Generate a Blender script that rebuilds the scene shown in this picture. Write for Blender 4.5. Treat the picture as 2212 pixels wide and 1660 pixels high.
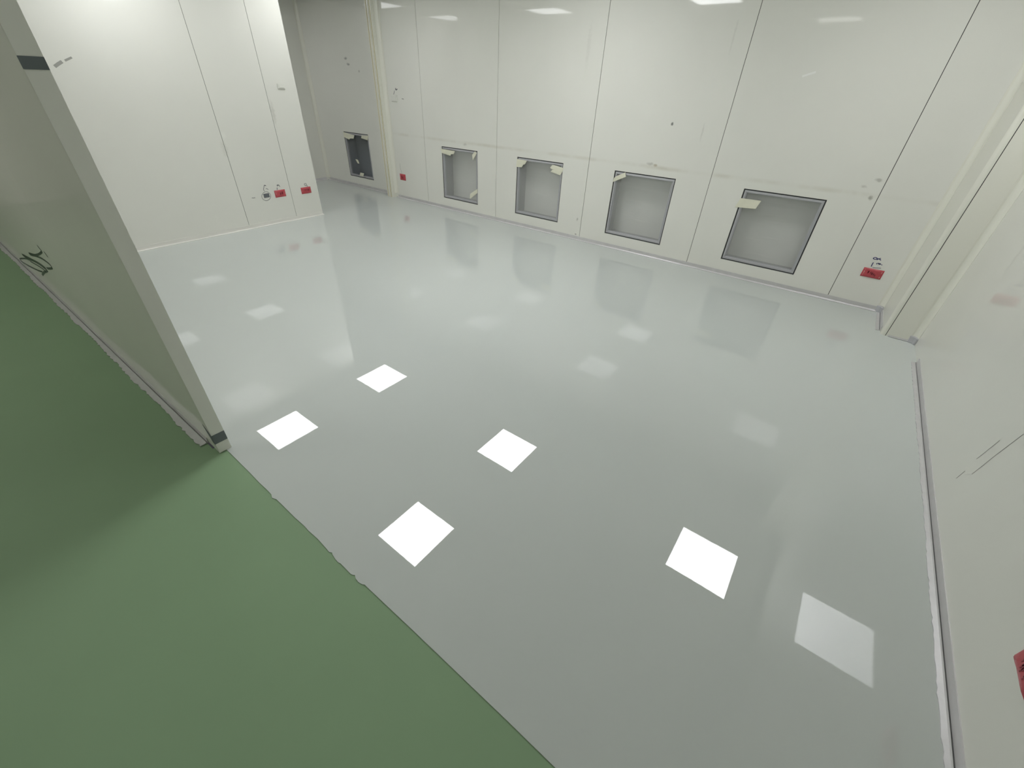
import bpy, bmesh, math, random
from mathutils import Vector, Matrix, noise

for o in list(bpy.data.objects):
    bpy.data.objects.remove(o, do_unlink=True)
SC = bpy.context.scene
COL = SC.collection
rnd = random.Random(7)

# ------------------------------------------------------------------ camera, world, exposure
cam_data = bpy.data.cameras.new('camera')
cam = bpy.data.objects.new('camera', cam_data)
COL.objects.link(cam)
cam_data.sensor_fit = 'HORIZONTAL'
cam_data.sensor_width = 36.0
cam_data.lens = 897.81 / 2212 * 36.0
cam_data.shift_x = 0.00788
cam_data.shift_y = -0.00329
cam_data.clip_start = 0.02
Rm = Matrix(((0.7912346, -0.37374095, 0.48400982),
             (0.61073339, 0.44301915, -0.65630691),
             (0.03086315, 0.8148937, 0.57878816)))
cam.matrix_world = Matrix.Translation((0, 0, 1.55)) @ Rm.to_4x4()
SC.camera = cam
SC.view_settings.view_transform = 'Standard'
SC.view_settings.look = 'None'
SC.view_settings.gamma = 1.0
SC.view_settings.use_curve_mapping = False
SC.view_settings.exposure = 0.19
world = bpy.data.worlds.new('world'); SC.world = world
world.use_nodes = True
world.node_tree.nodes['Background'].inputs[0].default_value = (0.6, 0.62, 0.65, 1)
world.node_tree.nodes['Background'].inputs[1].default_value = 0.05

L_MAIN = 13.0      # radiance of the lit ceiling panels
L_LEFT = 9.3
L_MID = 17.0
L_FAR = 5.5
L_CORR = 4.2       # dimmer panel over the green corridor

# ------------------------------------------------------------------ plan (metres)
YB = 4.78          # back wall face
YL = 4.85          # recessed bay of the back wall
XR = 0.862         # right wall face
XP = -5.712        # partition face
XS = -7.87         # far side wall
HC = 2.604         # ceiling height
YN0, YN1, XJ = 0.339, 0.394, -2.006     # near wall faces at its free end
TAPES = [('R', [[-7.1722, 0.8226], [-6.8681, 0.7964], [-6.9057, 0.7449], [-6.9991, 0.7399], [-7.0354, 0.7197], [-7.1721, 0.7485]]), ('R', [[-6.6741, 0.8111], [-6.4982, 0.8186], [-6.5258, 0.7513], [-6.6968, 0.7675]]), ('R', [[-6.9657, 0.4316], [-6.8972, 0.4258], [-6.873, 0.3702], [-6.9201, 0.3691]]), ('R', [[-6.8636, 0.2337], [-6.759, 0.233], [-6.7893, 0.179], [-6.8961, 0.1832]]), ('B', [[-4.7836, 0.794], [-4.5174, 0.7876], [-4.5432, 0.7491], [-4.5916, 0.7423], [-4.6089, 0.7219], [-4.7794, 0.742]]), ('B', [[-4.1491, 0.8221], [-4.1169, 0.8004], [-4.1881, 0.7081], [-4.202, 0.7722]]), ('B', [[-4.1084, 0.3615], [-4.1088, 0.307], [-4.2519, 0.2082], [-4.2457, 0.2762]]), ('B', [[-3.4501, 0.8019], [-3.295, 0.7975], [-3.3237, 0.7543], [-3.3489, 0.7468], [-3.3701, 0.716], [-3.4578, 0.711]]), ('B', [[-2.9179, 0.794], [-2.7637, 0.7753], [-2.7773, 0.7289], [-2.802, 0.6941], [-2.9409, 0.7141], [-2.9199, 0.7394], [-2.9543, 0.7583]]), ('B', [[-2.092, 0.7681], [-1.9893, 0.8222], [-1.975, 0.7784], [-2.1157, 0.7098], [-2.1113, 0.7488]]), ('B', [[-0.7858, 0.7415], [-0.6065, 0.7443], [-0.6304, 0.6681], [-0.8119, 0.656]])]
OK_R = [[[0.4171, 0.436], [0.4173, 0.4326], [0.415, 0.4293], [0.4107, 0.4268], [0.4052, 0.4255], [0.3997, 0.4257], [0.3951, 0.4274], [0.3925, 0.4302], [0.3924, 0.4336], [0.3947, 0.4369], [0.399, 0.4394], [0.4045, 0.4407], [0.41, 0.4405], [0.4145, 0.4388], [0.4171, 0.436]], [[0.4212, 0.4218], [0.4204, 0.4368]], [[0.441, 0.4427], [0.423, 0.4278]], [[0.4253, 0.4379], [0.4483, 0.4265]], [[0.4078, 0.3982], [0.4069, 0.3798], [0.408, 0.3617]], [[0.4335, 0.3874], [0.4346, 0.4001]], [[0.4423, 0.3929], [0.4444, 0.4014], [0.4524, 0.3897], [0.4537, 0.3997], [0.46, 0.3927], [0.4593, 0.3982]], [[0.4669, 0.3933], [0.4725, 0.389]], [[0.4217, 0.3547], [0.4767, 0.3639]]]
M_CIRC = [[[2.664, 0.3268], [2.6593, 0.3159], [2.6521, 0.3059], [2.6428, 0.2974], [2.6319, 0.2908], [2.6198, 0.2864], [2.6073, 0.2844], [2.595, 0.2849], [2.5834, 0.2879], [2.5732, 0.2933], [2.565, 0.3006], [2.5589, 0.3097], [2.5555, 0.3199], [2.5548, 0.3308], [2.5568, 0.3419], [2.5615, 0.3526], [2.5686, 0.3624], [2.5777, 0.3708], [2.5885, 0.3773], [2.6003, 0.3818], [2.6127, 0.3839], [2.625, 0.3835], [2.6365, 0.3807], [2.6468, 0.3755], [2.6553, 0.3683], [2.6615, 0.3593], [2.6651, 0.349], [2.666, 0.338], [2.664, 0.3268]], [[2.6049, 0.3936], [2.6002, 0.4101], [2.6094, 0.4325], [2.6234, 0.4595], [2.6418, 0.4483], [2.6256, 0.4556]], [[2.6304, 0.4203], [2.646, 0.4146], [2.6574, 0.4042]]]
M_RED1 = [[[2.7647, 0.3869], [2.7716, 0.4145]], [[2.7766, 0.4272], [2.7807, 0.4411], [2.8, 0.4414], [2.8111, 0.4175]], [[2.7831, 0.4291], [2.7955, 0.4345]], [[2.809, 0.3898], [2.8297, 0.3811]]]
M_RED2 = [[[3.1715, 0.4003], [3.1683, 0.3943], [3.1628, 0.3899], [3.1559, 0.388], [3.1491, 0.3888], [3.1436, 0.3923], [3.1407, 0.3977], [3.1408, 0.404], [3.144, 0.41], [3.1495, 0.4143], [3.1564, 0.4163], [3.1632, 0.4155], [3.1686, 0.412], [3.1716, 0.4066], [3.1715, 0.4003]], [[3.1758, 0.3941], [3.1742, 0.3831], [3.184, 0.3773]]]
M_DASH = [[[2.4327, 0.337], [2.4452, 0.3414], [2.4451, 0.3341], [2.4559, 0.3399], [2.4562, 0.3336], [2.4659, 0.3395], [2.4729, 0.3333]]]
M_SW = [[[-5.6301, 1.4762], [-5.6283, 1.4698], [-5.6394, 1.4581], [-5.6196, 1.4522], [-5.6032, 1.4608], [-5.5993, 1.4657], [-5.6193, 1.4538]], [[-5.6628, 1.4444], [-5.6701, 1.4213], [-5.6895, 1.3976]]]
M_SWD = [[[-5.5209, 1.3532], [-5.4803, 1.349]]]
M_REDM = [[[-5.7073, 0.5063], [-5.7031, 0.4384], [-5.6832, 0.3691]]]
M_NEAR = [[[-4.1397, 0.5842], [-4.112, 0.5728], [-4.0815, 0.5611], [-4.1539, 0.5347], [-4.305, 0.4901], [-4.4994, 0.4395], [-4.6801, 0.4008], [-4.805, 0.3797], [-4.9348, 0.3541]], [[-4.9348, 0.3541], [-4.8881, 0.3537], [-4.7119, 0.3877], [-4.5147, 0.4258], [-4.3106, 0.4562], [-4.1563, 0.4686], [-4.0726, 0.4653], [-4.0891, 0.442], [-4.2566, 0.3984], [-4.3687, 0.3729]], [[-5.5261, 0.2118], [-5.3533, 0.2244], [-5.009, 0.2812], [-4.7266, 0.321], [-4.565, 0.3339], [-4.4417, 0.3363], [-4.6786, 0.2647], [-4.9676, 0.1655]], [[-5.4896, 0.2173], [-5.2121, 0.2595], [-4.9193, 0.3023], [-4.673, 0.3363], [-4.4814, 0.3521], [-4.4487, 0.3369]], [[-4.8055, 0.2363], [-5.1122, 0.1735], [-5.5689, 0.0964], [-5.9292, 0.0444], [-6.0441, 0.0441], [-5.8632, 0.0966], [-5.4202, 0.1982], [-5.1017, 0.2594], [-4.7781, 0.3184], [-4.6014, 0.3369], [-4.451, 0.3433]], [[-5.2114, 0.2232], [-4.9088, 0.2673], [-4.6747, 0.2974], [-4.5609, 0.3017]], [[-3.9803, 0.5775], [-3.964, 0.5651], [-3.9568, 0.5486]]]
EDGE = [[-1.9669, 0.3698], [-1.8782, 0.369], [-1.761, 0.368], [-1.6691, 0.3658], [-1.5895, 0.3671], [-1.5594, 0.3658], [-1.5493, 0.3614], [-1.539, 0.3581], [-1.5305, 0.36], [-1.5195, 0.3655], [-1.4793, 0.3661], [-1.4265, 0.3656], [-1.3583, 0.365], [-1.2919, 0.3671], [-1.2621, 0.365], [-1.2426, 0.3657], [-1.199, 0.3671], [-1.1622, 0.3658], [-1.1298, 0.3638], [-1.1076, 0.3618], [-1.0952, 0.3678], [-1.0875, 0.3642], [-1.0777, 0.3624], [-1.0584, 0.3588], [-1.0408, 0.3578], [-1.0319, 0.3611], [-1.0044, 0.3609], [-0.9628, 0.3597], [-0.952, 0.3629], [-0.9464, 0.3674], [-0.94, 0.3637], [-0.931, 0.3602], [-0.9136, 0.3584], [-0.903, 0.36], [-0.8936, 0.3624], [-0.887, 0.3669], [-0.8497, 0.3668], [-0.8139, 0.3672], [-0.6051, 0.3696], [-0.3913, 0.3705], [-0.2062, 0.3713], [-0.0433, 0.3704]]
SCR = [[[2.1216, 0.5468], [2.1564, 0.4046], [2.1824, 0.2741]], [[2.2157, 0.4444], [2.2332, 0.3629], [2.2453, 0.3148]], [[2.2442, 0.2413], [2.2542, 0.1849]]]
SCUFFP = [[[1.1657, 1.5637], [1.1986, 1.5839], [1.2304, 1.6011]], [[1.2518, 1.6084], [1.3087, 1.6333]]]

# ------------------------------------------------------------------ materials
def mat(name, color, rough=0.5, metal=0.0, coat=0.0, coat_rough=0.05, ior=1.45, spec=0.5):
    m = bpy.data.materials.new(name); m.use_nodes = True
    b = m.node_tree.nodes['Principled BSDF']
    b.inputs['Base Color'].default_value = (*color, 1)
    b.inputs['Roughness'].default_value = rough
    b.inputs['Metallic'].default_value = metal
    b.inputs['IOR'].default_value = ior
    b.inputs['Specular IOR Level'].default_value = spec
    b.inputs['Coat Weight'].default_value = coat
    b.inputs['Coat Roughness'].default_value = coat_rough
    return m

def N(m, t, **kw):
    n = m.node_tree.nodes.new(t)
    for k, v in kw.items(): setattr(n, k, v)
    return n

def bsdf(m): return m.node_tree.nodes['Principled BSDF']

def mottle(m, scale, amount, bump=0.0, bscale=6.0, bdist=0.01, mapping=None):
    """faint colour mottling and very gentle surface waviness"""
    lt = m.node_tree.links; b = bsdf(m)
    tc = N(m, 'ShaderNodeTexCoord'); src = tc.outputs['Object']
    if mapping:
        mp = N(m, 'ShaderNodeMapping'); mp.inputs['Scale'].default_value = mapping
        lt.new(src, mp.inputs['Vector']); src = mp.outputs['Vector']
    nz = N(m, 'ShaderNodeTexNoise'); nz.inputs['Scale'].default_value = scale
    nz.inputs['Detail'].default_value = 5
    lt.new(src, nz.inputs['Vector'])
    col = b.inputs['Base Color'].default_value[:3]
    mx = N(m, 'ShaderNodeMix', data_type='RGBA')
    mx.inputs['A'].default_value = (*[c * (1 - amount) for c in col], 1)
    mx.inputs['B'].default_value = (*[min(1, c * (1 + amount)) for c in col], 1)
    lt.new(nz.outputs['Fac'], mx.inputs['Factor'])
    lt.new(mx.outputs['Result'], b.inputs['Base Color'])
    if bump:
        n2 = N(m, 'ShaderNodeTexNoise'); n2.inputs['Scale'].default_value = bscale
        n2.inputs['Detail'].default_value = 2
        lt.new(src, n2.inputs['Vector'])
        bp = N(m, 'ShaderNodeBump'); bp.inputs['Strength'].default_value = bump
        bp.inputs['Distance'].default_value = bdist
        lt.new(n2.outputs['Fac'], bp.inputs['Height'])
        lt.new(bp.outputs['Normal'], b.inputs['Normal'])
        lt.new(bp.outputs['Normal'], b.inputs['Coat Normal'])
    return mx

def stains(m, mx, spots, line=None):
    """dirt marks with a shape of their own: soft spots and one smudged horizontal line"""
    lt = m.node_tree.links; b = bsdf(m)
    tc = N(m, 'ShaderNodeTexCoord')
    out = mx.outputs['Result']
    for (x, y, z, sx, sz, strength, colr) in spots:
        mp = N(m, 'ShaderNodeMapping')
        mp.inputs['Location'].default_value = (-x / sx, -y / sx, -z / sz)
        mp.inputs['Scale'].default_value = (1 / sx, 1 / sx, 1 / sz)
        lt.new(tc.outputs['Object'], mp.inputs['Vector'])
        ln = N(m, 'ShaderNodeVectorMath', operation='LENGTH')
        lt.new(mp.outputs['Vector'], ln.inputs[0])
        nz = N(m, 'ShaderNodeTexNoise'); nz.inputs['Scale'].default_value = 40
        lt.new(tc.outputs['Object'], nz.inputs['Vector'])
        ad = N(m, 'ShaderNodeMath', operation='ADD'); lt.new(ln.outputs['Value'], ad.inputs[0])
        lt.new(nz.outputs['Fac'], ad.inputs[1])
        mr = N(m, 'ShaderNodeMapRange'); mr.interpolation_type = 'SMOOTHSTEP'
        mr.inputs['From Min'].default_value = 0.7; mr.inputs['From Max'].default_value = 1.5
        mr.inputs['To Min'].default_value = strength; mr.inputs['To Max'].default_value = 0
        lt.new(ad.outputs[0], mr.inputs['Value'])
        k = N(m, 'ShaderNodeMix', data_type='RGBA')
        k.inputs['B'].default_value = (*colr, 1)
        lt.new(mr.outputs['Result'], k.inputs['Factor']); lt.new(out, k.inputs['A'])
        out = k.outputs['Result']
    if line:
        z0, width, strength, colr = line
        sp = N(m, 'ShaderNodeSeparateXYZ'); lt.new(tc.outputs['Object'], sp.inputs[0])
        nz = N(m, 'ShaderNodeTexNoise'); nz.inputs['Scale'].default_value = 3.5; nz.inputs['Detail'].default_value = 6
        lt.new(tc.outputs['Object'], nz.inputs['Vector'])
        s1 = N(m, 'ShaderNodeMath', operation='SUBTRACT'); lt.new(sp.outputs['Z'], s1.inputs[0]); s1.inputs[1].default_value = z0
        ab = N(m, 'ShaderNodeMath', operation='ABSOLUTE'); lt.new(s1.outputs[0], ab.inputs[0])
        mr = N(m, 'ShaderNodeMapRange'); mr.interpolation_type = 'SMOOTHSTEP'
        mr.inputs['From Min'].default_value = 0.0; mr.inputs['From Max'].default_value = width
        mr.inputs['To Min'].default_value = 1; mr.inputs['To Max'].default_value = 0
        lt.new(ab.outputs[0], mr.inputs['Value'])
        m2 = N(m, 'ShaderNodeMapRange'); m2.inputs['From Min'].default_value = 0.42; m2.inputs['From Max'].default_value = 0.7
        m2.inputs['To Min'].default_value = 0.12 * strength; m2.inputs['To Max'].default_value = strength
        lt.new(nz.outputs['Fac'], m2.inputs['Value'])
        ml = N(m, 'ShaderNodeMath', operation='MULTIPLY'); lt.new(mr.outputs['Result'], ml.inputs[0]); lt.new(m2.outputs['Result'], ml.inputs[1])
        k = N(m, 'ShaderNodeMix', data_type='RGBA'); k.inputs['B'].default_value = (*colr, 1)
        lt.new(ml.outputs[0], k.inputs['Factor']); lt.new(out, k.inputs['A'])
        out = k.outputs['Result']
    lt.new(out, b.inputs['Base Color'])

WALL = (0.74, 0.738, 0.678)
def wall_mat(name, spots=(), line=None, coat=0.85):
    m = mat(name, WALL, rough=0.5, coat=coat, coat_rough=0.035, ior=1.45, spec=0.2)
    bsdf(m).inputs['Coat IOR'].default_value = 1.45
    mx = mottle(m, 2.2, 0.03, bump=0.05, bscale=1.3, bdist=0.004)
    if spots or line: stains(m, mx, spots, line)
    return m
DIRT = (0.30, 0.29, 0.24)
DARK = (0.12, 0.12, 0.11)
M_wall_back = wall_mat('powder_coated_panel_back', [
    (-1.602, YB, 1.295, 0.018, 0.018, 0.9, DARK),
    (0.168, YB, 1.02, 0.035, 0.02, 0.5, DIRT), (0.09, YB, 0.9625, 0.03, 0.015, 0.35, DIRT),
    (0.169, YB, 0.885, 0.022, 0.022, 0.7, DIRT), (-1.735, YB, 0.932, 0.05, 0.02, 0.4, DIRT),
    (-1.68, YB, 0.925, 0.035, 0.018, 0.6, (0.35, 0.28, 0.16)),
    (-1.30, YB, 1.25, 0.012, 0.10, 0.2, DIRT), (-4.2, YB, 0.26, 0.02, 0.05, 0.0, DIRT),
    (-2.50, YB, 0.24, 0.015, 0.03, 0.5, DIRT), (-2.50, YB, 0.06, 0.02, 0.012, 0.7, DARK),
    (-4.33, YB, 0.885, 0.05, 0.02, 0.35, DIRT), (-1.25, YB, 1.95, 0.012, 0.16, 0.14, DIRT),
    (-2.62, YB, 1.9, 0.03, 0.25, 0.1, DIRT)],
    line=(0.905, 0.03, 0.40, (0.42, 0.38, 0.26)))
M_wall_recess = wall_mat('powder_coated_panel_recess', [
    (-6.80, YL, 1.814, 0.05, 0.022, 0.6, DARK), (-6.755, YL, 1.742, 0.05, 0.022, 0.6, DARK),
    (-6.51, YL, 1.66, 0.03, 0.02, 0.5, DARK)], line=(1.02, 0.02, 0.5, (0.74, 0.74, 0.68)))
M_wall_part = wall_mat('powder_coated_panel_partition', [
    (XP, 2.325, 1.00, 0.04, 0.05, 0.5, (0.82, 0.82, 0.76)), (XP, 2.30, 0.87, 0.045, 0.11, 0.16, DIRT),
    (XP, 2.955, 1.2, 0.035, 0.16, 0.25, DIRT)])
M_wall = wall_mat('powder_coated_panel')
M_wall_lowcoat = wall_mat('low_coat_corridor_panel', coat=0.45)  # same panel, weaker coat to mute the green floor's reflection
M_trim = mat('cream_pvc_trim', (0.74, 0.735, 0.65), 0.35, coat=0.5, coat_rough=0.15)
M_seam = mat('dark_panel_joint', (0.03, 0.03, 0.028), 0.8)
M_yellow = mat('yellowed_sealant', (0.62, 0.56, 0.36), 0.5)
M_ceil = mat('white_ceiling_panel', (0.78, 0.79, 0.78), 0.6); mottle(M_ceil, 3, 0.03)
M_grey = mat('grey_epoxy_floor', (0.525, 0.555, 0.525), 0.5, coat=1.0, coat_rough=0.0, spec=0.0)
bsdf(M_grey).inputs['Coat IOR'].default_value = 1.62
mottle(M_grey, 1.4, 0.02, bump=0.03, bscale=14.0, bdist=0.0006)
M_green = mat('green_floor_paint', (0.235, 0.345, 0.205), 0.55, spec=0.25)
mottle(M_green, 2.0, 0.05, bump=0.03, bscale=30, bdist=0.003)
M_alu = mat('brushed_aluminium', (0.62, 0.61, 0.61), 0.38, metal=0.45); mottle(M_alu, 14, 0.10, bump=0.08, bscale=40, bdist=0.002)
M_crease = mat('skirting_groove', (0.16, 0.16, 0.155), 0.6)
M_alucream = mat('cream_coated_skirting', (0.74, 0.73, 0.68), 0.35, metal=0.15)
M_alu2 = mat('aluminium_frame', (0.50, 0.50, 0.52), 0.4, metal=0.4)
M_gasket = mat('black_rubber_gasket', (0.035, 0.035, 0.037), 0.6)
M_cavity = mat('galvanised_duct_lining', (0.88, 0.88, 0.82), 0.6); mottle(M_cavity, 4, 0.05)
M_cavshade = mat('shade_toned_duct_side', (0.42, 0.42, 0.40), 0.6)  # sides coloured darker than the back to imitate shade inside the recess
M_cavity_dark = mat('unlit_tone_duct_lining', (0.19, 0.21, 0.24), 0.7); mottle(M_cavity_dark, 4, 0.06)  # dark bluish colour stands in for the unlit space behind the opening
M_tape = mat('masking_tape', (0.72, 0.71, 0.57), 0.4, spec=0.6); mottle(M_tape, 30, 0.08, bump=0.3, bscale=60, bdist=0.003)
M_red = mat('red_tape', (0.47, 0.07, 0.085), 0.35, spec=0.5); mottle(M_red, 30, 0.15, bump=0.4, bscale=45, bdist=0.004)
M_redpale = mat('red_tape_edge', (0.55, 0.30, 0.29), 0.5)
M_darkred = mat('dark_print_under_red_tape', (0.27, 0.045, 0.06), 0.5)
M_white = mat('white_plastic', (0.70, 0.70, 0.64), 0.4)
M_steel = mat('dark_steel_box', (0.15, 0.15, 0.165), 0.4, metal=0.2)
M_ink = mat('black_marker_ink', (0.03, 0.035, 0.05), 0.4)
M_ink_blue = mat('blue_marker_ink', (0.025, 0.025, 0.12), 0.4)
M_ink_green = mat('green_black_marker_ink', (0.018, 0.03, 0.03), 0.35)
M_scratch = mat('grey_scratch', (0.34, 0.34, 0.31), 0.6)
M_darktape = mat('dark_grey_tape', (0.13, 0.15, 0.155), 0.5)

def emis(name, L, c=(0.97, 0.98, 1.0)):
    m = bpy.data.materials.new(name); m.use_nodes = True
    nt = m.node_tree; nt.nodes.clear()
    e = nt.nodes.new('ShaderNodeEmission'); o = nt.nodes.new('ShaderNodeOutputMaterial')
    e.inputs['Color'].default_value = (*c, 1); e.inputs['Strength'].default_value = L
    nt.links.new(e.outputs[0], o.inputs[0]); return m
M_lit = emis('lit_diffuser', L_MAIN)
M_lit_left = emis('lit_diffuser_by_partition', L_LEFT)
M_lit_mid = emis('lit_diffuser_middle', L_MID)
M_lit_far = emis('lit_diffuser_beyond_partition', L_FAR)
M_lit_added = emis('added_corridor_fill', L_CORR * 2.3, (1.0, 0.985, 0.96))  # for two unseen panels added to brighten the corridor and near wall
M_lit_dim = emis('dim_lit_diffuser', L_CORR, (1.0, 0.985, 0.96))

def film(name, haze):
    m = bpy.data.materials.new(name); m.use_nodes = True
    nt = m.node_tree; nt.nodes.clear(); L = nt.links
    out = nt.nodes.new('ShaderNodeOutputMaterial'); tr = nt.nodes.new('ShaderNodeBsdfTransparent')
    tr.inputs[0].default_value = (0.95, 0.955, 0.955, 1)
    df = nt.nodes.new('ShaderNodeBsdfDiffuse'); df.inputs[0].default_value = (0.55, 0.56, 0.55, 1)
    gl = nt.nodes.new('ShaderNodeBsdfGlossy'); gl.inputs['Roughness'].default_value = 0.07
    m1 = nt.nodes.new('ShaderNodeMixShader'); m1.inputs[0].default_value = haze
    fr = nt.nodes.new('ShaderNodeFresnel')
    ge = nt.nodes.new('ShaderNodeNewGeometry'); mr = nt.nodes.new('ShaderNodeMapRange')   # a thin sheet: same gloss from both faces
    mr.inputs['To Min'].default_value = 1.45; mr.inputs['To Max'].default_value = 1 / 1.45
    L.new(ge.outputs['Backfacing'], mr.inputs['Value']); L.new(mr.outputs['Result'], fr.inputs[0])
    m2 = nt.nodes.new('ShaderNodeMixShader')
    L.new(tr.outputs[0], m1.inputs[1]); L.new(df.outputs[0], m1.inputs[2])
    L.new(fr.outputs[0], m2.inputs[0]); L.new(m1.outputs[0], m2.inputs[1]); L.new(gl.outputs[0], m2.inputs[2])
    L.new(m2.outputs[0], out.inputs[0]); return m
M_film = film('clear_protective_film', 0.26)
M_film_clear = film('clearer_protective_film', 0.08)

# ------------------------------------------------------------------ mesh helpers
class MB:
    def __init__(s): s.v = []; s.f = []; s.mi = []
    def add(s, verts, faces, mi=0):
        n = len(s.v); s.v += [tuple(v) for v in verts]
        for f in faces: s.f.append(tuple(n + i for i in f)); s.mi.append(mi)
    def box(s, a, b, mi=0):
        x0, x1 = sorted((a[0], b[0])); y0, y1 = sorted((a[1], b[1])); z0, z1 = sorted((a[2], b[2]))
        v = [(x0,y0,z0),(x1,y0,z0),(x1,y1,z0),(x0,y1,z0),(x0,y0,z1),(x1,y0,z1),(x1,y1,z1),(x0,y1,z1)]
        s.add(v, [(0,3,2,1),(4,5,6,7),(0,1,5,4),(1,2,6,5),(2,3,7,6),(3,0,4,7)], mi)
    def prism(s, poly, z0, z1, mi=0):
        n = len(poly)
        s.add([(x, y, z0) for x, y in poly] + [(x, y, z1) for x, y in poly],
              [tuple(range(n))[::-1], tuple(range(n, 2*n))] + [(i, (i+1) % n, n+(i+1) % n, n+i) for i in range(n)], mi)
    def build(s, name, mats, parent=None, smooth=False, bevel=0.0, loc=None):
        me = bpy.data.meshes.new(name)
        v = s.v
        if loc is not None: v = [(a[0]-loc[0], a[1]-loc[1], a[2]-loc[2]) for a in v]
        me.from_pydata(v, [], s.f); 
        for m in (mats if isinstance(mats, (list, tuple)) else [mats]): me.materials.append(m)
        for p, i in zip(me.polygons, s.mi): p.material_index = i; p.use_smooth = smooth
        bm = bmesh.new(); bm.from_mesh(me); bmesh.ops.recalc_face_normals(bm, faces=bm.faces); bm.to_mesh(me); bm.free()
        o = bpy.data.objects.new(name, me); COL.objects.link(o)
        if loc is not None and parent is None: o.location = loc
        if parent: o.parent = parent
        if bevel:
            md = o.modifiers.new('bevel', 'BEVEL'); md.width = bevel; md.segments = 2; md.limit_method = 'ANGLE'
        return o

def empty(name, loc):
    o = bpy.data.objects.new(name, None); COL.objects.link(o); o.location = loc
    o.empty_display_size = 0.1; return o

def tag(o, label, cat, group=None):
    o['label'] = label; o['category'] = cat
    if group: o['group'] = group
    return o

def struct(o): o['kind'] = 'structure'; return o

# frames: map (u, w, z) -> world; w grows out of the wall into the room
def F_back(u, w, z): return (u, YB - w, z)
def F_rec(u, w, z): return (u, YL - w, z)
def F_part(u, w, z): return (XP + w, u, z)
def F_right(u, w, z): return (XR - w, u, z)
TN = 0.0102
def F_near(u, w, z):   # the near wall stands very slightly askew
    return (u, YN0 + (u - XJ) * TN - w, z)
def fbox(mb, F, u0, u1, w0, w1, z0, z1, mi=0):
    c = [F(u, w, z) for z in (z0, z1) for w in (w0, w1) for u in (u0, u1)]
    mb.add(c, [(0,1,3,2),(4,6,7,5),(0,4,5,1),(2,3,7,6),(0,2,6,4),(1,5,7,3)], mi)

# ------------------------------------------------------------------ floor and ceiling
mb = MB(); mb.box((-9.2, -2.0, -0.08), (0.90, 0.33, -0.003)); mb.box((XJ - 0.06, 0.33, -0.08), (0.90, 0.40, -0.003))
struct(mb.build('floor.001', M_green))
edge = [tuple(p) for p in EDGE]
poly = [(-9.2, 0.31), (-7.0, 0.325), (-2.05, 0.368)] + edge + [(0.4, 0.3712), (0.92, 0.3722), (0.92, 5.0), (-9.2, 5.0)]
mb = MB(); mb.prism(poly, -0.06, 0.0)
struct(mb.build('floor', M_grey))

mb = MB()
step = 0.6
mb.box((-9.2, -2.0, HC + 0.012), (0.95, 5.0, HC + 0.08), 0)
x = 0.249 - 0.3 - 2.7
for k in range(-12, 3):
    xx = 0.249 + 0.31 + k * 0.675
    if -8.9 < xx < 0.86: mb.box((xx - 0.010, -1.95, HC), (xx + 0.010, 4.9, HC + 0.013), 1)
for k in range(-4, 4):
    yy = 3.419 + 0.32 + (k - 2) * 0.848
    if -1.9 < yy < 4.7: mb.box((-8.9, yy - 0.010, HC), (0.86, yy + 0.010, HC + 0.013), 1)
struct(mb.build('ceiling', [M_ceil, M_trim]))

# ------------------------------------------------------------------ walls built of sandwich panels
HW = HC + 0.01
def panel_wall(name, F, u0, u1, seams, material, holes=(), th=0.05, gap=0.0045, z0=0.0):
    mb = MB(); us = [u0] + list(seams) + [u1]
    for i in range(len(us) - 1):
        a = us[i] + (gap/2 if i else 0); b = us[i+1] - (gap/2 if i < len(us)-2 else 0)
        hs = [h for h in holes if a < h[0] and h[1] < b]
        if not hs: fbox(mb, F, a, b, -th, 0, z0, HW, 0)
        for h in hs:
            fbox(mb, F, a, h[0], -th, 0, z0, HW, 0); fbox(mb, F, h[1], b, -th, 0, z0, HW, 0)
            fbox(mb, F, h[0], h[1], -th, 0, z0, h[2], 0); fbox(mb, F, h[0], h[1], -th, 0, h[3], HW, 0)
    for s in seams:
        fbox(mb, F, s - 0.02, s + 0.02, -th - 0.004, -0.008, z0, HW, 1) if False else fbox(mb, F, s - gap/2, s + gap/2, -th, -0.006, z0, HW, 1)
    return struct(mb.build(name, [material, M_seam]))

WIN = [(-4.777, -4.107), (-3.450, -2.775), (-2.117, -1.437), (-0.785, -0.112)]
ZW0, ZW1 = 0.149, 0.826
holes = [(a, b, ZW0, ZW1) for a, b in WIN]
panel_wall('wall_back', F_back, -5.93, 0.92, [-5.115, -3.782, -2.443, -1.106, 0.217], M_wall_back, holes)
WREC = (-7.172, -6.510, 0.152, 0.832)
panel_wall('wall_back_bay', F_rec, -7.95, -5.90, [], M_wall_recess, [WREC])
panel_wall('wall_left', F_part, 0.36, 3.317, [2.307, 2.934], M_wall_part)
panel_wall('wall_near', F_near, -8.9, XJ, [-4.9, -3.4], M_wall_lowcoat, th=0.055, gap=0.0012)
panel_wall('wall_right', F_right, -2.0, 4.9, [], M_wall)
mb = MB(); mb.box((XS - 0.05, 0.3, 0), (XS, 4.95, HW)); struct(mb.build('wall_far_side', M_wall))
mb = MB(); mb.box((-9.0, -2.05, 0), (0.95, -2.0, HW)); struct(mb.build('wall_corridor', M_wall))
mb = MB(); mb.box((-9.05, -2.05, 0), (-9.0, 0.4, HW)); struct(mb.build('wall_corridor_end', M_wall))

# ------------------------------------------------------------------ trims: coves, column, door post
trim_n = [0]
def trim(mb, mats, smooth=False, bevel=0.0):
    trim_n[0] += 1
    return struct(mb.build('trim_%d' % trim_n[0], mats, smooth=smooth, bevel=bevel))

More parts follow.
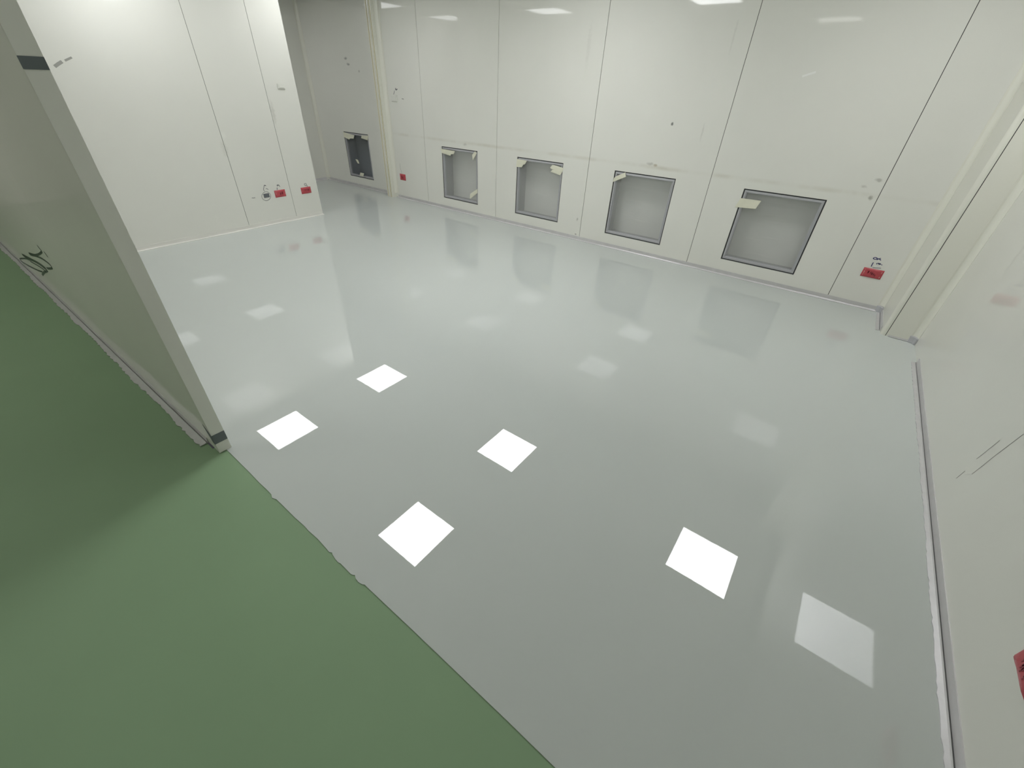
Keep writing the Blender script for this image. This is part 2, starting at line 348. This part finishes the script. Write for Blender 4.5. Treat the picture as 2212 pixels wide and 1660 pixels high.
def cove(cx, cy, sx, sy, r, z0, z1=HW):
    """quarter-round hollow strip in the inner corner (cx, cy); sx, sy point into the room"""
    n = 10; pts = [(cx, cy)]
    for i in range(n + 1):
        a = math.pi / 2 * i / n
        pts.append((cx + sx * (r - r * math.sin(a)), cy + sy * (r - r * math.cos(a))))
    # little lips that lie on the walls
    pts[1] = (cx + sx * (r + 0.006), cy); pts.insert(2, (cx + sx * (r + 0.006), cy + sy * 0.0025))
    pts[-1] = (cx + sx * 0.0025, cy + sy * (r + 0.006)); pts.append((cx, cy + sy * (r + 0.006)))
    mb = MB(); mb.prism(pts, z0, z1)
    return trim(mb, M_trim)

# boxed column in the right corner, rounded outer edge, joint beside it
XC, YC = 0.640, 4.245
mb = MB(); r = 0.022; pts = [(XR, YC), (XR, YB), (XC, YB)]
for i in range(8):
    a = math.pi + math.pi / 2 * i / 7
    pts.append((XC + r + r * math.cos(a), YC + r + r * math.sin(a)))
mb.prism(pts, 0, HW)
mb.box((XC + 0.0335, YC - 0.0006, 0), (XC + 0.0375, YC + 0.002, HW), 1)
trim(mb, [M_trim, M_seam])
cove(XC, YB, -1, -1, 0.040, 0.055)
cove(XR, YC, -1, -1, 0.040, 0.05)
cove(XS, YL, 1, -1, 0.045, 0.04)
# door post between the recessed bay and the long wall
mb = MB()
mb.box((-6.00, 4.70, 0), (-5.862, YL, HW), 0)
mb.box((-6.05, 4.79, 0), (-6.00, YL, HW), 0)
mb.box((-5.975, 4.694, 0), (-5.968, 4.702, HW), 1)
mb.box((-5.936, 4.688, 0), (-5.922, 4.702, HW), 0)
mb.box((-5.905, 4.694, 0), (-5.896, 4.702, HW), 1)
mb.box((-5.884, 4.690, 0), (-5.866, 4.702, HW), 0)
trim(mb, [M_trim, M_yellow])
cove(-5.862, YB, 1, -1, 0.050, 0.06)
# end cap of the near wall
mb = MB()
fbox(mb, F_near, XJ - 0.006, XJ + 0.001, -0.056, 0.0012, 0, HW, 0)
fbox(mb, F_near, XJ - 0.055, XJ, -0.001, 0.0012, 0, HW, 0)
trim(mb, M_wall_lowcoat)

# ------------------------------------------------------------------ skirting
def skirting(name, F, u0, u1, jitter=0.0, h=0.042, d=0.034, face=None):
    prof = [(0, h), (0.0035, h), (0.0045, h*0.45), (0.0065, 0.0085), (0.0082, 0.005), (0.0115, 0.010), (0.0145, 0.0055), (d, 0.0035), (d, 0), (0, 0)]
    n = max(2, int(abs(u1 - u0) / (0.02 if jitter else 0.5))); rows = []
    mb = MB(); rr = random.Random(hash(name) % 1000 if False else len(name) * 13)
    for i in range(n + 1):
        u = u0 + (u1 - u0) * i / n
        j = (rr.random() - 0.5) * jitter + jitter * 1.0 * noise.noise(Vector((u * 4.1, 3.7, 0)))
        rows.append([F(u, w + (j if w == d else 0), z) for w, z in prof])
    k = len(prof); V = [p for r_ in rows for p in r_]; Fc = []; Fd = []
    for i in range(n):
        for a in range(k):
            b = (a + 1) % k; (Fd if a == 3 else Fc).append((i*k + a, i*k + b, (i+1)*k + b, (i+1)*k + a))
    Fc.append(tuple(range(k))); Fc.append(tuple(n*k + a for a in range(k))[::-1])
    mb.add(V, Fc); mb.f += Fd; mb.mi += [1] * len(Fd)
    return struct(mb.build(name, [face or M_alu, M_crease]))
skirting('baseboard_back', F_back, -5.812, 0.60, 0.004)
skirting('baseboard_back_bay', F_rec, -7.83, -6.05, 0.0)
skirting('baseboard_left', F_part, 0.40, 3.315, 0.004, face=M_alucream)
skirting('baseboard_near', F_near, -8.8, -2.125, 0.010, h=0.032, d=0.040)
skirting('baseboard_right', F_right, -1.9, 3.86, 0.005, h=0.040, d=0.030)
def F_far(u, w, z): return (XS + w, u, z)
skirting('baseboard_far_side', F_far, 0.5, 4.80)
def F_colL(u, w, z): return (XC - w, u, z)
skirting('baseboard_column', F_colL, 4.315, 4.745, 0.0, h=0.042, d=0.032)
def F_colF(u, w, z): return (u, YC - w, z)
skirting('baseboard_column_front', F_colF, 0.69, 0.83, 0.0, h=0.012, d=0.008)
# grey moulded corner caps under the two coves
for (cx, cy) in ((XC, YB), (XR, YC)):
    mb = MB(); mb.prism([(cx, cy), (cx - 0.048, cy), (cx - 0.048, cy - 0.012), (cx - 0.02, cy - 0.024), (cx - 0.012, cy - 0.048), (cx, cy - 0.048)], 0.0, 0.052)
    trim(mb, M_alu2, bevel=0.003)

# ------------------------------------------------------------------ taped return-air openings
def ring(mb, F, u0, u1, z0, z1, t, w0, w1, mi=0):
    fbox(mb, F, u0, u1, w0, w1, z0, z0 + t, mi); fbox(mb, F, u0, u1, w0, w1, z1 - t, z1, mi)
    fbox(mb, F, u0, u0 + t, w0, w1, z0 + t, z1 - t, mi); fbox(mb, F, u1 - t, u1, w0, w1, z0 + t, z1 - t, mi)

def opening(F, u0, u1, z0, z1, label, seed, dark=False, wr=1.0, depth=0.22):
    base = F((u0 + u1)/2, 0, z0)
    e = empty('return_air_opening', base)
    tag(e, label, 'air opening', 'return air openings along the foot of the back wall')
    G = lambda u, w, z: tuple(a - b for a, b in zip(F(u, w, z), base))
    g = MB(); ring(g, G, u0 + 0.001, u1 - 0.001, z0 + 0.001, z1 - 0.001, 0.010, -0.048, -0.010); g.build('gasket', M_gasket, e)
    f = MB(); a0, a1, b0, b1 = u0 + 0.011, u1 - 0.011, z0 + 0.011, z1 - 0.011
    ring(f, G, a0, a1, b0, b1, 0.020, -0.040, -0.008)
    ring(f, G, a0 + 0.012, a1 - 0.012, b0 + 0.012, b1 - 0.012, 0.005, -0.009, -0.003)
    ring(f, G, a0 + 0.020, a1 - 0.020, b0 + 0.020, b1 - 0.020, 0.005, -0.040, -0.014)
    f.build('frame', M_alu2, e, bevel=0.001)
    c = MB(); cm = 1 if dark else 0; t = 0.004
    fbox(c, G, u0, u1, -depth - 0.01, -depth, z0, z1, 0)
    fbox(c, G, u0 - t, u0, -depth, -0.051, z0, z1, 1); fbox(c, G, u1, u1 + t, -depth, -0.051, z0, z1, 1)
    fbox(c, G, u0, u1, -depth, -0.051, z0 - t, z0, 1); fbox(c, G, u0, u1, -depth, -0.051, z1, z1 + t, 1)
    c.build('duct_lining', [M_cavity_dark, M_cavity_dark] if dark else [M_cavity, M_cavshade], e)
    # wrinkled film stretched over the frame
    n = 130; m = MB(); V = []; rr = random.Random(int(seed * 10))
    ridges = [(rr.uniform(.06, .94), rr.uniform(.3, .7), rr.uniform(.10, .26), rr.uniform(.0026, .0050) * min(1, wr), rr.uniform(-.10, .10)) for _ in range(9)]
    s0, s1, t0, t1 = a0 + 0.022, a1 - 0.022, b0 + 0.022, b1 - 0.022
    for j in range(n + 1):
        for i in range(n + 1):
            u = s0 + (s1 - s0) * i / n; z = t0 + (t1 - t0) * j / n
            p = i / n; q = j / n
            fall = min(1, 8 * min(p, 1 - p, q, 1 - q) + 0.05)
            zz = q * 9 + 0.7 * noise.noise(Vector((p * 1.7, q * 2.0, seed)))
            d = 0.0013 * wr * noise.noise(Vector((p * 1.3 + seed, zz * 1.6, seed * 2.1)))
            d += 0.0012 * wr * noise.noise(Vector((p * 2.0, q * 26, seed + 5)))
            for (rz, rp, rl, ra, rs) in ridges:
                dz = (q - rz - rs * (p - rp)) / 0.010
                if abs(dz) < 3: d += ra * math.exp(-dz * dz) * math.exp(-((p - rp) / rl) ** 2)
            V.append(G(u, -0.020 + d * fall, z))
    Fc = [(j*(n+1)+i, j*(n+1)+i+1, (j+1)*(n+1)+i+1, (j+1)*(n+1)+i) for j in range(n) for i in range(n)]
    m.add(V, Fc); m.build('plastic_film', M_film_clear if dark else M_film, e, smooth=True)
    return e
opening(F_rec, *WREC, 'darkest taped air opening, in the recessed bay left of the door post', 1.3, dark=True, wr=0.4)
WL = ['film-covered air opening nearest the door post, with tape on three corners',
      'film-covered air opening with crumpled tape patches at both top corners',
      'film-covered air opening with a single diagonal tape strip across its upper left corner',
      'wrinkled-film air opening nearest the corner column, with one tape strip on its left edge']
for i, (a, b) in enumerate(WIN):
    opening(F_back, a, b, ZW0, ZW1, WL[i], 4.1 + i * 3.3, wr=(0.22, 0.6, 0.5, 1.4)[i])

TL = ['ragged masking tape on the upper left corner of the dark recessed opening',
      'short masking tape on the upper right corner of the dark recessed opening',
      'tiny loose tape scrap in the middle of the dark recessed opening film',
      'small square tape piece on the bottom frame of the dark recessed opening',
      'long ragged tape strip at the upper left of the opening nearest the door post',
      'folded tape flap at the upper right of the opening nearest the door post',
      'slanting tape strip at the lower right of the opening nearest the door post',
      'torn tape patch on the upper left corner of the second opening from the door post',
      'crumpled tape patch on the upper right corner of the second opening from the door post',
      'diagonal tape strip across the upper left corner of the third opening from the door post',
      'shiny yellowish tape strip on the left edge of the rightmost opening']
for ti, ((k, pts), lab) in enumerate(zip(TAPES, TL)):
    sink = {2: 0.016, 3: 0.0}.get(ti, 0.0)
    F = F_rec if k == 'R' else F_back
    cu = sum(p[0] for p in pts) / len(pts); cz = sum(p[1] for p in pts) / len(pts)
    base = F(cu, 0, cz)
    mb = MB(); n = len(pts); rr = random.Random(len(lab))
    # rings from outline to centre so the strip can crease
    V = []; fr = []
    for s, (w0, w1) in ((1.0, (0.001, 0.0045)), (0.6, (0.002, 0.006)), (0.0, (0.003, 0.003))):
        if s == 0: V.append(tuple(a - b for a, b in zip(F(cu, 0.003 - sink, cz), base))); continue
        for p in pts:
            w = rr.uniform(w0, w1) - sink
            V.append(tuple(a - b for a, b in zip(F(cu + (p[0]-cu)*s, w, cz + (p[1]-cz)*s), base)))
    Fc = [(i, (i+1) % n, n + (i+1) % n, n + i) for i in range(n)] + [(n + i, n + (i+1) % n, 2*n) for i in range(n)]
    mb.add(V, Fc)
    o = mb.build('masking_tape', M_tape); o.location = base
    md = o.modifiers.new('thick', 'SOLIDIFY'); md.thickness = 0.0006; md.offset = 1
    tag(o, lab, 'tape', 'masking tape on the opening films')

# ------------------------------------------------------------------ red-taped outlet boxes
def red_box(F, u0, u1, z0, z1, label, group=True, seed=1):
    uc = (u0+u1)/2; base = F(uc, 0, z0)
    e = empty('outlet_box', base); tag(e, label, 'outlet', 'outlets masked with red tape')
    G = lambda u, w, z: tuple(a - b for a, b in zip(F(u, w, z), base))
    b = MB(); fbox(b, G, u0 + 0.012, u1 - 0.012, 0.0, 0.009, z0 + 0.010, z1 - 0.010); b.build('back_plate', M_white, e, bevel=0.002)
    t = MB(); n = 8; V = []; rr = random.Random(seed)
    for j in range(n+1):
        for i in range(n+1):
            u = u0 + (u1-u0)*i/n; z = z0 + (z1-z0)*j/n
            edge_ = i in (0, n) or j in (0, n)
            V.append(G(u, 0.0015 if edge_ else 0.011 + rr.uniform(-.0004, .0012), z))
    t.add(V, [(j*(n+1)+i, j*(n+1)+i+1, (j+1)*(n+1)+i+1, (j+1)*(n+1)+i) for j in range(n) for i in range(n)])
    o = t.build('red_tape', M_red, e, smooth=True); o['label'] = 'deep red masking tape'
    # the sockets and print that show darker through the tape
    s = MB(); um, zm, W, H = uc, (z0+z1)/2, (u1-u0), (z1-z0)
    for k in range(7):
        a = um + (rr.random()-.5)*W*0.45; c = zm + (rr.random()-.5)*H*0.3
        fbox(s, G, a - W*0.035, a + W*0.035, 0.0125, 0.0129, c - H*0.05, c + H*0.05)
        fbox(s, G, a - W*0.012, a + W*0.012, 0.0125, 0.0129, c - H*0.16, c + H*0.12)
    s.build('socket_marks', M_darkred, e)
    return e
red_box(F_part, 2.722, 2.862, 0.300, 0.383, 'red-taped outlet on the partition, beside the circled grey box', seed=2)
red_box(F_part, 3.077, 3.217, 0.293, 0.371, 'red-taped outlet on the partition, nearest its free end', seed=3)
red_box(F_back, -5.733, -5.600, 0.272, 0.362, 'red-taped outlet just right of the door post', seed=4)
red_box(F_back, 0.366, 0.512, 0.269, 0.347, 'red-taped outlet under the letters OK by the corner column', seed=5)
red_box(F_right, 1.165, 1.305, 0.285, 0.372, 'red-taped outlet on the right wall, cut by the photo edge', seed=6)

# circled grey box
e = empty('junction_box', F_part(2.614, 0, 0.313)); tag(e, 'small dark grey junction box inside a drawn circle on the partition', 'junction box')
G = lambda u, w, z: tuple(a - b for a, b in zip(F_part(u, w, z), F_part(2.614, 0, 0.313)))
m = MB(); ring(m, G, 2.574, 2.655, 0.313, 0.370, 0.004, 0, 0.004); m.build('rim', M_white, e)
m = MB(); fbox(m, G, 2.578, 2.651, 0, 0.0025, 0.317, 0.366); m.build('box_plate', M_steel, e)
m = MB()
fbox(m, G, 2.585, 2.645, 0.0025, 0.0032, 0.334, 0.350)
m.build('socket', M_darktape, e)

# white wall plates
def plate(F, u0, u1, z0, z1, label):
    base = F((u0+u1)/2, 0, z0); e = empty('switch_plate', base); tag(e, label, 'switch', 'blank white switch plates')
    G = lambda u, w, z: tuple(a - b for a, b in zip(F(u, w, z), base))
    m = MB(); fbox(m, G, u0, u1, 0, 0.010, z0, z1); m.build('back_box', M_white, e, bevel=0.003)
    m = MB(); fbox(m, G, u0 + 0.012, u1 - 0.012, 0.010, 0.014, z0 + 0.010, z1 - 0.010); m.build('cover', M_white, e, bevel=0.003)
plate(F_part, 3.083, 3.171, 1.438, 1.489, 'small white wall plate high on the partition near its free end')
plate(F_back, -5.745, -5.612, 1.310, 1.393, 'cream square wall plate beside the door post, marked above in black')

# ------------------------------------------------------------------ marker writing (thin ink ribbons lying on the panels)
def ribbon(mb, F, pts, width, w=0.0008):
    P = [Vector(p) for p in pts]; L = []; R_ = []
    for i, p in enumerate(P):
        d = (P[min(i+1, len(P)-1)] - P[max(i-1, 0)])
        if d.length < 1e-9: d = Vector((1, 0))
        d.normalize(); nrm = Vector((-d.y, d.x)) * width / 2
        L.append(p + nrm); R_.append(p - nrm)
    V = [F(a.x, w, a.y) for a in L] + [F(a.x, w, a.y) for a in R_]; n = len(P)
    mb.add(V, [(i, i+1, n+i+1, n+i) for i in range(n-1)])
def writing(name, F, strokes, widths, material, label, cat='writing', smoothn=0):
    mb = MB()
    if not isinstance(widths, (list, tuple)): widths = [widths] * len(strokes)
    for k, (s, wd) in enumerate(zip(strokes, widths)):
        if smoothn:
            out = []
            for i in range(len(s) - 1):
                p0 = s[max(i-1, 0)]; p1 = s[i]; p2 = s[i+1]; p3 = s[min(i+2, len(s)-1)]
                for j in range(smoothn):
                    t = j / smoothn
                    out.append([0.5*((2*p1[c]) + (-p0[c]+p2[c])*t + (2*p0[c]-5*p1[c]+4*p2[c]-p3[c])*t*t + (-p0[c]+3*p1[c]-3*p2[c]+p3[c])*t**3) for c in (0, 1)])
            out.append(s[-1]); s = out
        ribbon(mb, F, s, wd, 0.0008 + 0.0001 * k)
    o = mb.build(name, material)
    c = Vector((0, 0, 0))
    for v in o.data.vertices: c += v.co
    c /= len(o.data.vertices)
    for v in o.data.vertices: v.co -= c
    o.location = c
    md = o.modifiers.new('ink', 'SOLIDIFY'); md.thickness = 0.0003
    tag(o, label, cat); return o
writing('marker_writing', F_back, OK_R, [0.006]*8 + [0.003], M_ink_blue, 'blue handwritten OK with a stroke and scribble above the corner outlet', smoothn=3)
writing('marker_writing', F_part, M_CIRC, [0.004, 0.005, 0.005], M_ink, 'drawn black circle with a squiggle around the grey junction box', smoothn=3)
writing('marker_writing', F_part, M_RED1[:3], 0.006, M_ink, 'black squiggle above the red outlet next to the circled box', smoothn=3)
writing('marker_writing', F_part, M_RED2, 0.004, M_ink, 'small black loop above the red outlet nearest the partition end', smoothn=3)
writing('marker_writing', F_part, M_DASH, 0.005, M_ink, 'tiny black zigzag mark left of the circled junction box')
writing('marker_writing', F_back, M_SW, [0.009, 0.007], M_ink, 'black loop and tail drawn above the cream wall plate', smoothn=3)
writing('marker_writing', F_back, M_SWD, 0.012, M_scratch, 'short grey dash right of the cream wall plate')
writing('marker_writing', F_back, M_REDM, 0.005, M_scratch, 'thin grey line rising from the red outlet by the door post')
writing('marker_writing', F_near, M_NEAR, [0.016, 0.016, 0.018, 0.017, 0.014, 0.011, 0.016], M_ink_green, 'large dark scribbled loops near the foot of the near wall', smoothn=5)
writing('scratch_mark', F_right, SCR, 0.0025, M_scratch, 'faint slanting grey scratches on the right wall', 'scratch')
writing('scratch_mark', F_part, SCUFFP, [0.022, 0.014], M_scratch, 'short grey scuff high on the partition close to the near wall', 'scratch')
M_paleink = mat('pale_scrape', (0.80, 0.80, 0.76), 0.4)
writing('scrape_mark', F_back, [[(-0.64, 1.685), (-0.60, 1.700), (-0.555, 1.715)]], 0.014, M_paleink, 'small pale scrape high between the third and rightmost opening', 'scratch')

# dark tape bands on the end of the near wall
def F_jamb(u, w, z): return (XJ + 0.0015 + w, u, z)
def band(z0, z1, label, wedge=False):
    base = F_jamb(YN0, 0, z0)
    m = MB(); t = 0.0012
    fbox(m, F_jamb, YN0 - 0.002, YN1 + 0.001, 0, t, z0, z1)
    if wedge:
        m.add([(XJ + 0.001, YN0 - 0.0035, z0), (XJ + 0.001, YN0 - 0.0035, z1), (XJ - 0.05, YN0 - 0.0038, z1 + 0.05), (XJ - 0.02, YN0 - 0.0038, z0 + 0.01),
               (XJ + 0.001, YN0 - 0.0023, z0), (XJ + 0.001, YN0 - 0.0023, z1), (XJ - 0.05, YN0 - 0.0026, z1 + 0.05), (XJ - 0.02, YN0 - 0.0026, z0 + 0.01)],
              [(0,1,2,3),(4,7,6,5),(0,4,5,1),(1,5,6,2),(2,6,7,3),(3,7,4,0)])
    o = m.build('tape_band', M_darktape, loc=base); tag(o, label, 'tape')
band(0.060, 0.114, 'dark grey tape band near the floor on the end of the near wall', True)
band(1.546, 1.577, 'dark grey tape band high up on the end of the near wall')

# ------------------------------------------------------------------ ceiling lights
def light(x, y, material, label, s=0.299):
    e = empty('ceiling_light', (x, y, HC)); tag(e, label, 'ceiling light', 'square panel lights in the ceiling')
    f = MB(); G = lambda u, w, z: (u, w, z)
    for (a, b, c, d) in ((-s-.012, s+.012, -s-.012, -s), (-s-.012, s+.012, s, s+.012), (-s-.012, -s, -s, s), (s, s+.012, -s, s)):
        f.box((a, c, -0.010), (b, d, 0.012))
    f.build('frame', M_trim, e)
    d = MB(); d.box((-s, -s, -0.005), (s, s, 0.010)); d.build('diffuser', material, e)
light(-5.118, 1.724, M_lit_left, 'square light nearest the partition, on the corridor side')
light(-5.118, 3.419, M_lit_left, 'square light nearest the partition, on the back wall side')
light(-2.418, 1.724, M_lit_mid, 'square light in the middle of the room, on the corridor side')
light(-2.418, 3.419, M_lit_mid, 'square light in the middle of the room, on the back wall side')
light(0.249, 3.419, M_lit, 'square light nearest the right wall')
light(-7.45, 3.42, M_lit_far, 'square light beyond the partition, near the recessed bay')
light(-7.45, 1.72, M_lit_far, 'square light beyond the partition, near the near wall')
light(-1.15, -0.82, M_lit_dim, 'dim warm square corridor light nearest the end of the near wall')
light(-3.85, -1.05, M_lit_added, 'unseen warm square fill light added in the middle of the corridor')
light(-6.55, -1.05, M_lit_added, 'unseen warm square fill light added at the far end of the corridor')

SC.cycles.blur_glossy = 0.0     # keep the mirror-like floor coat crisp
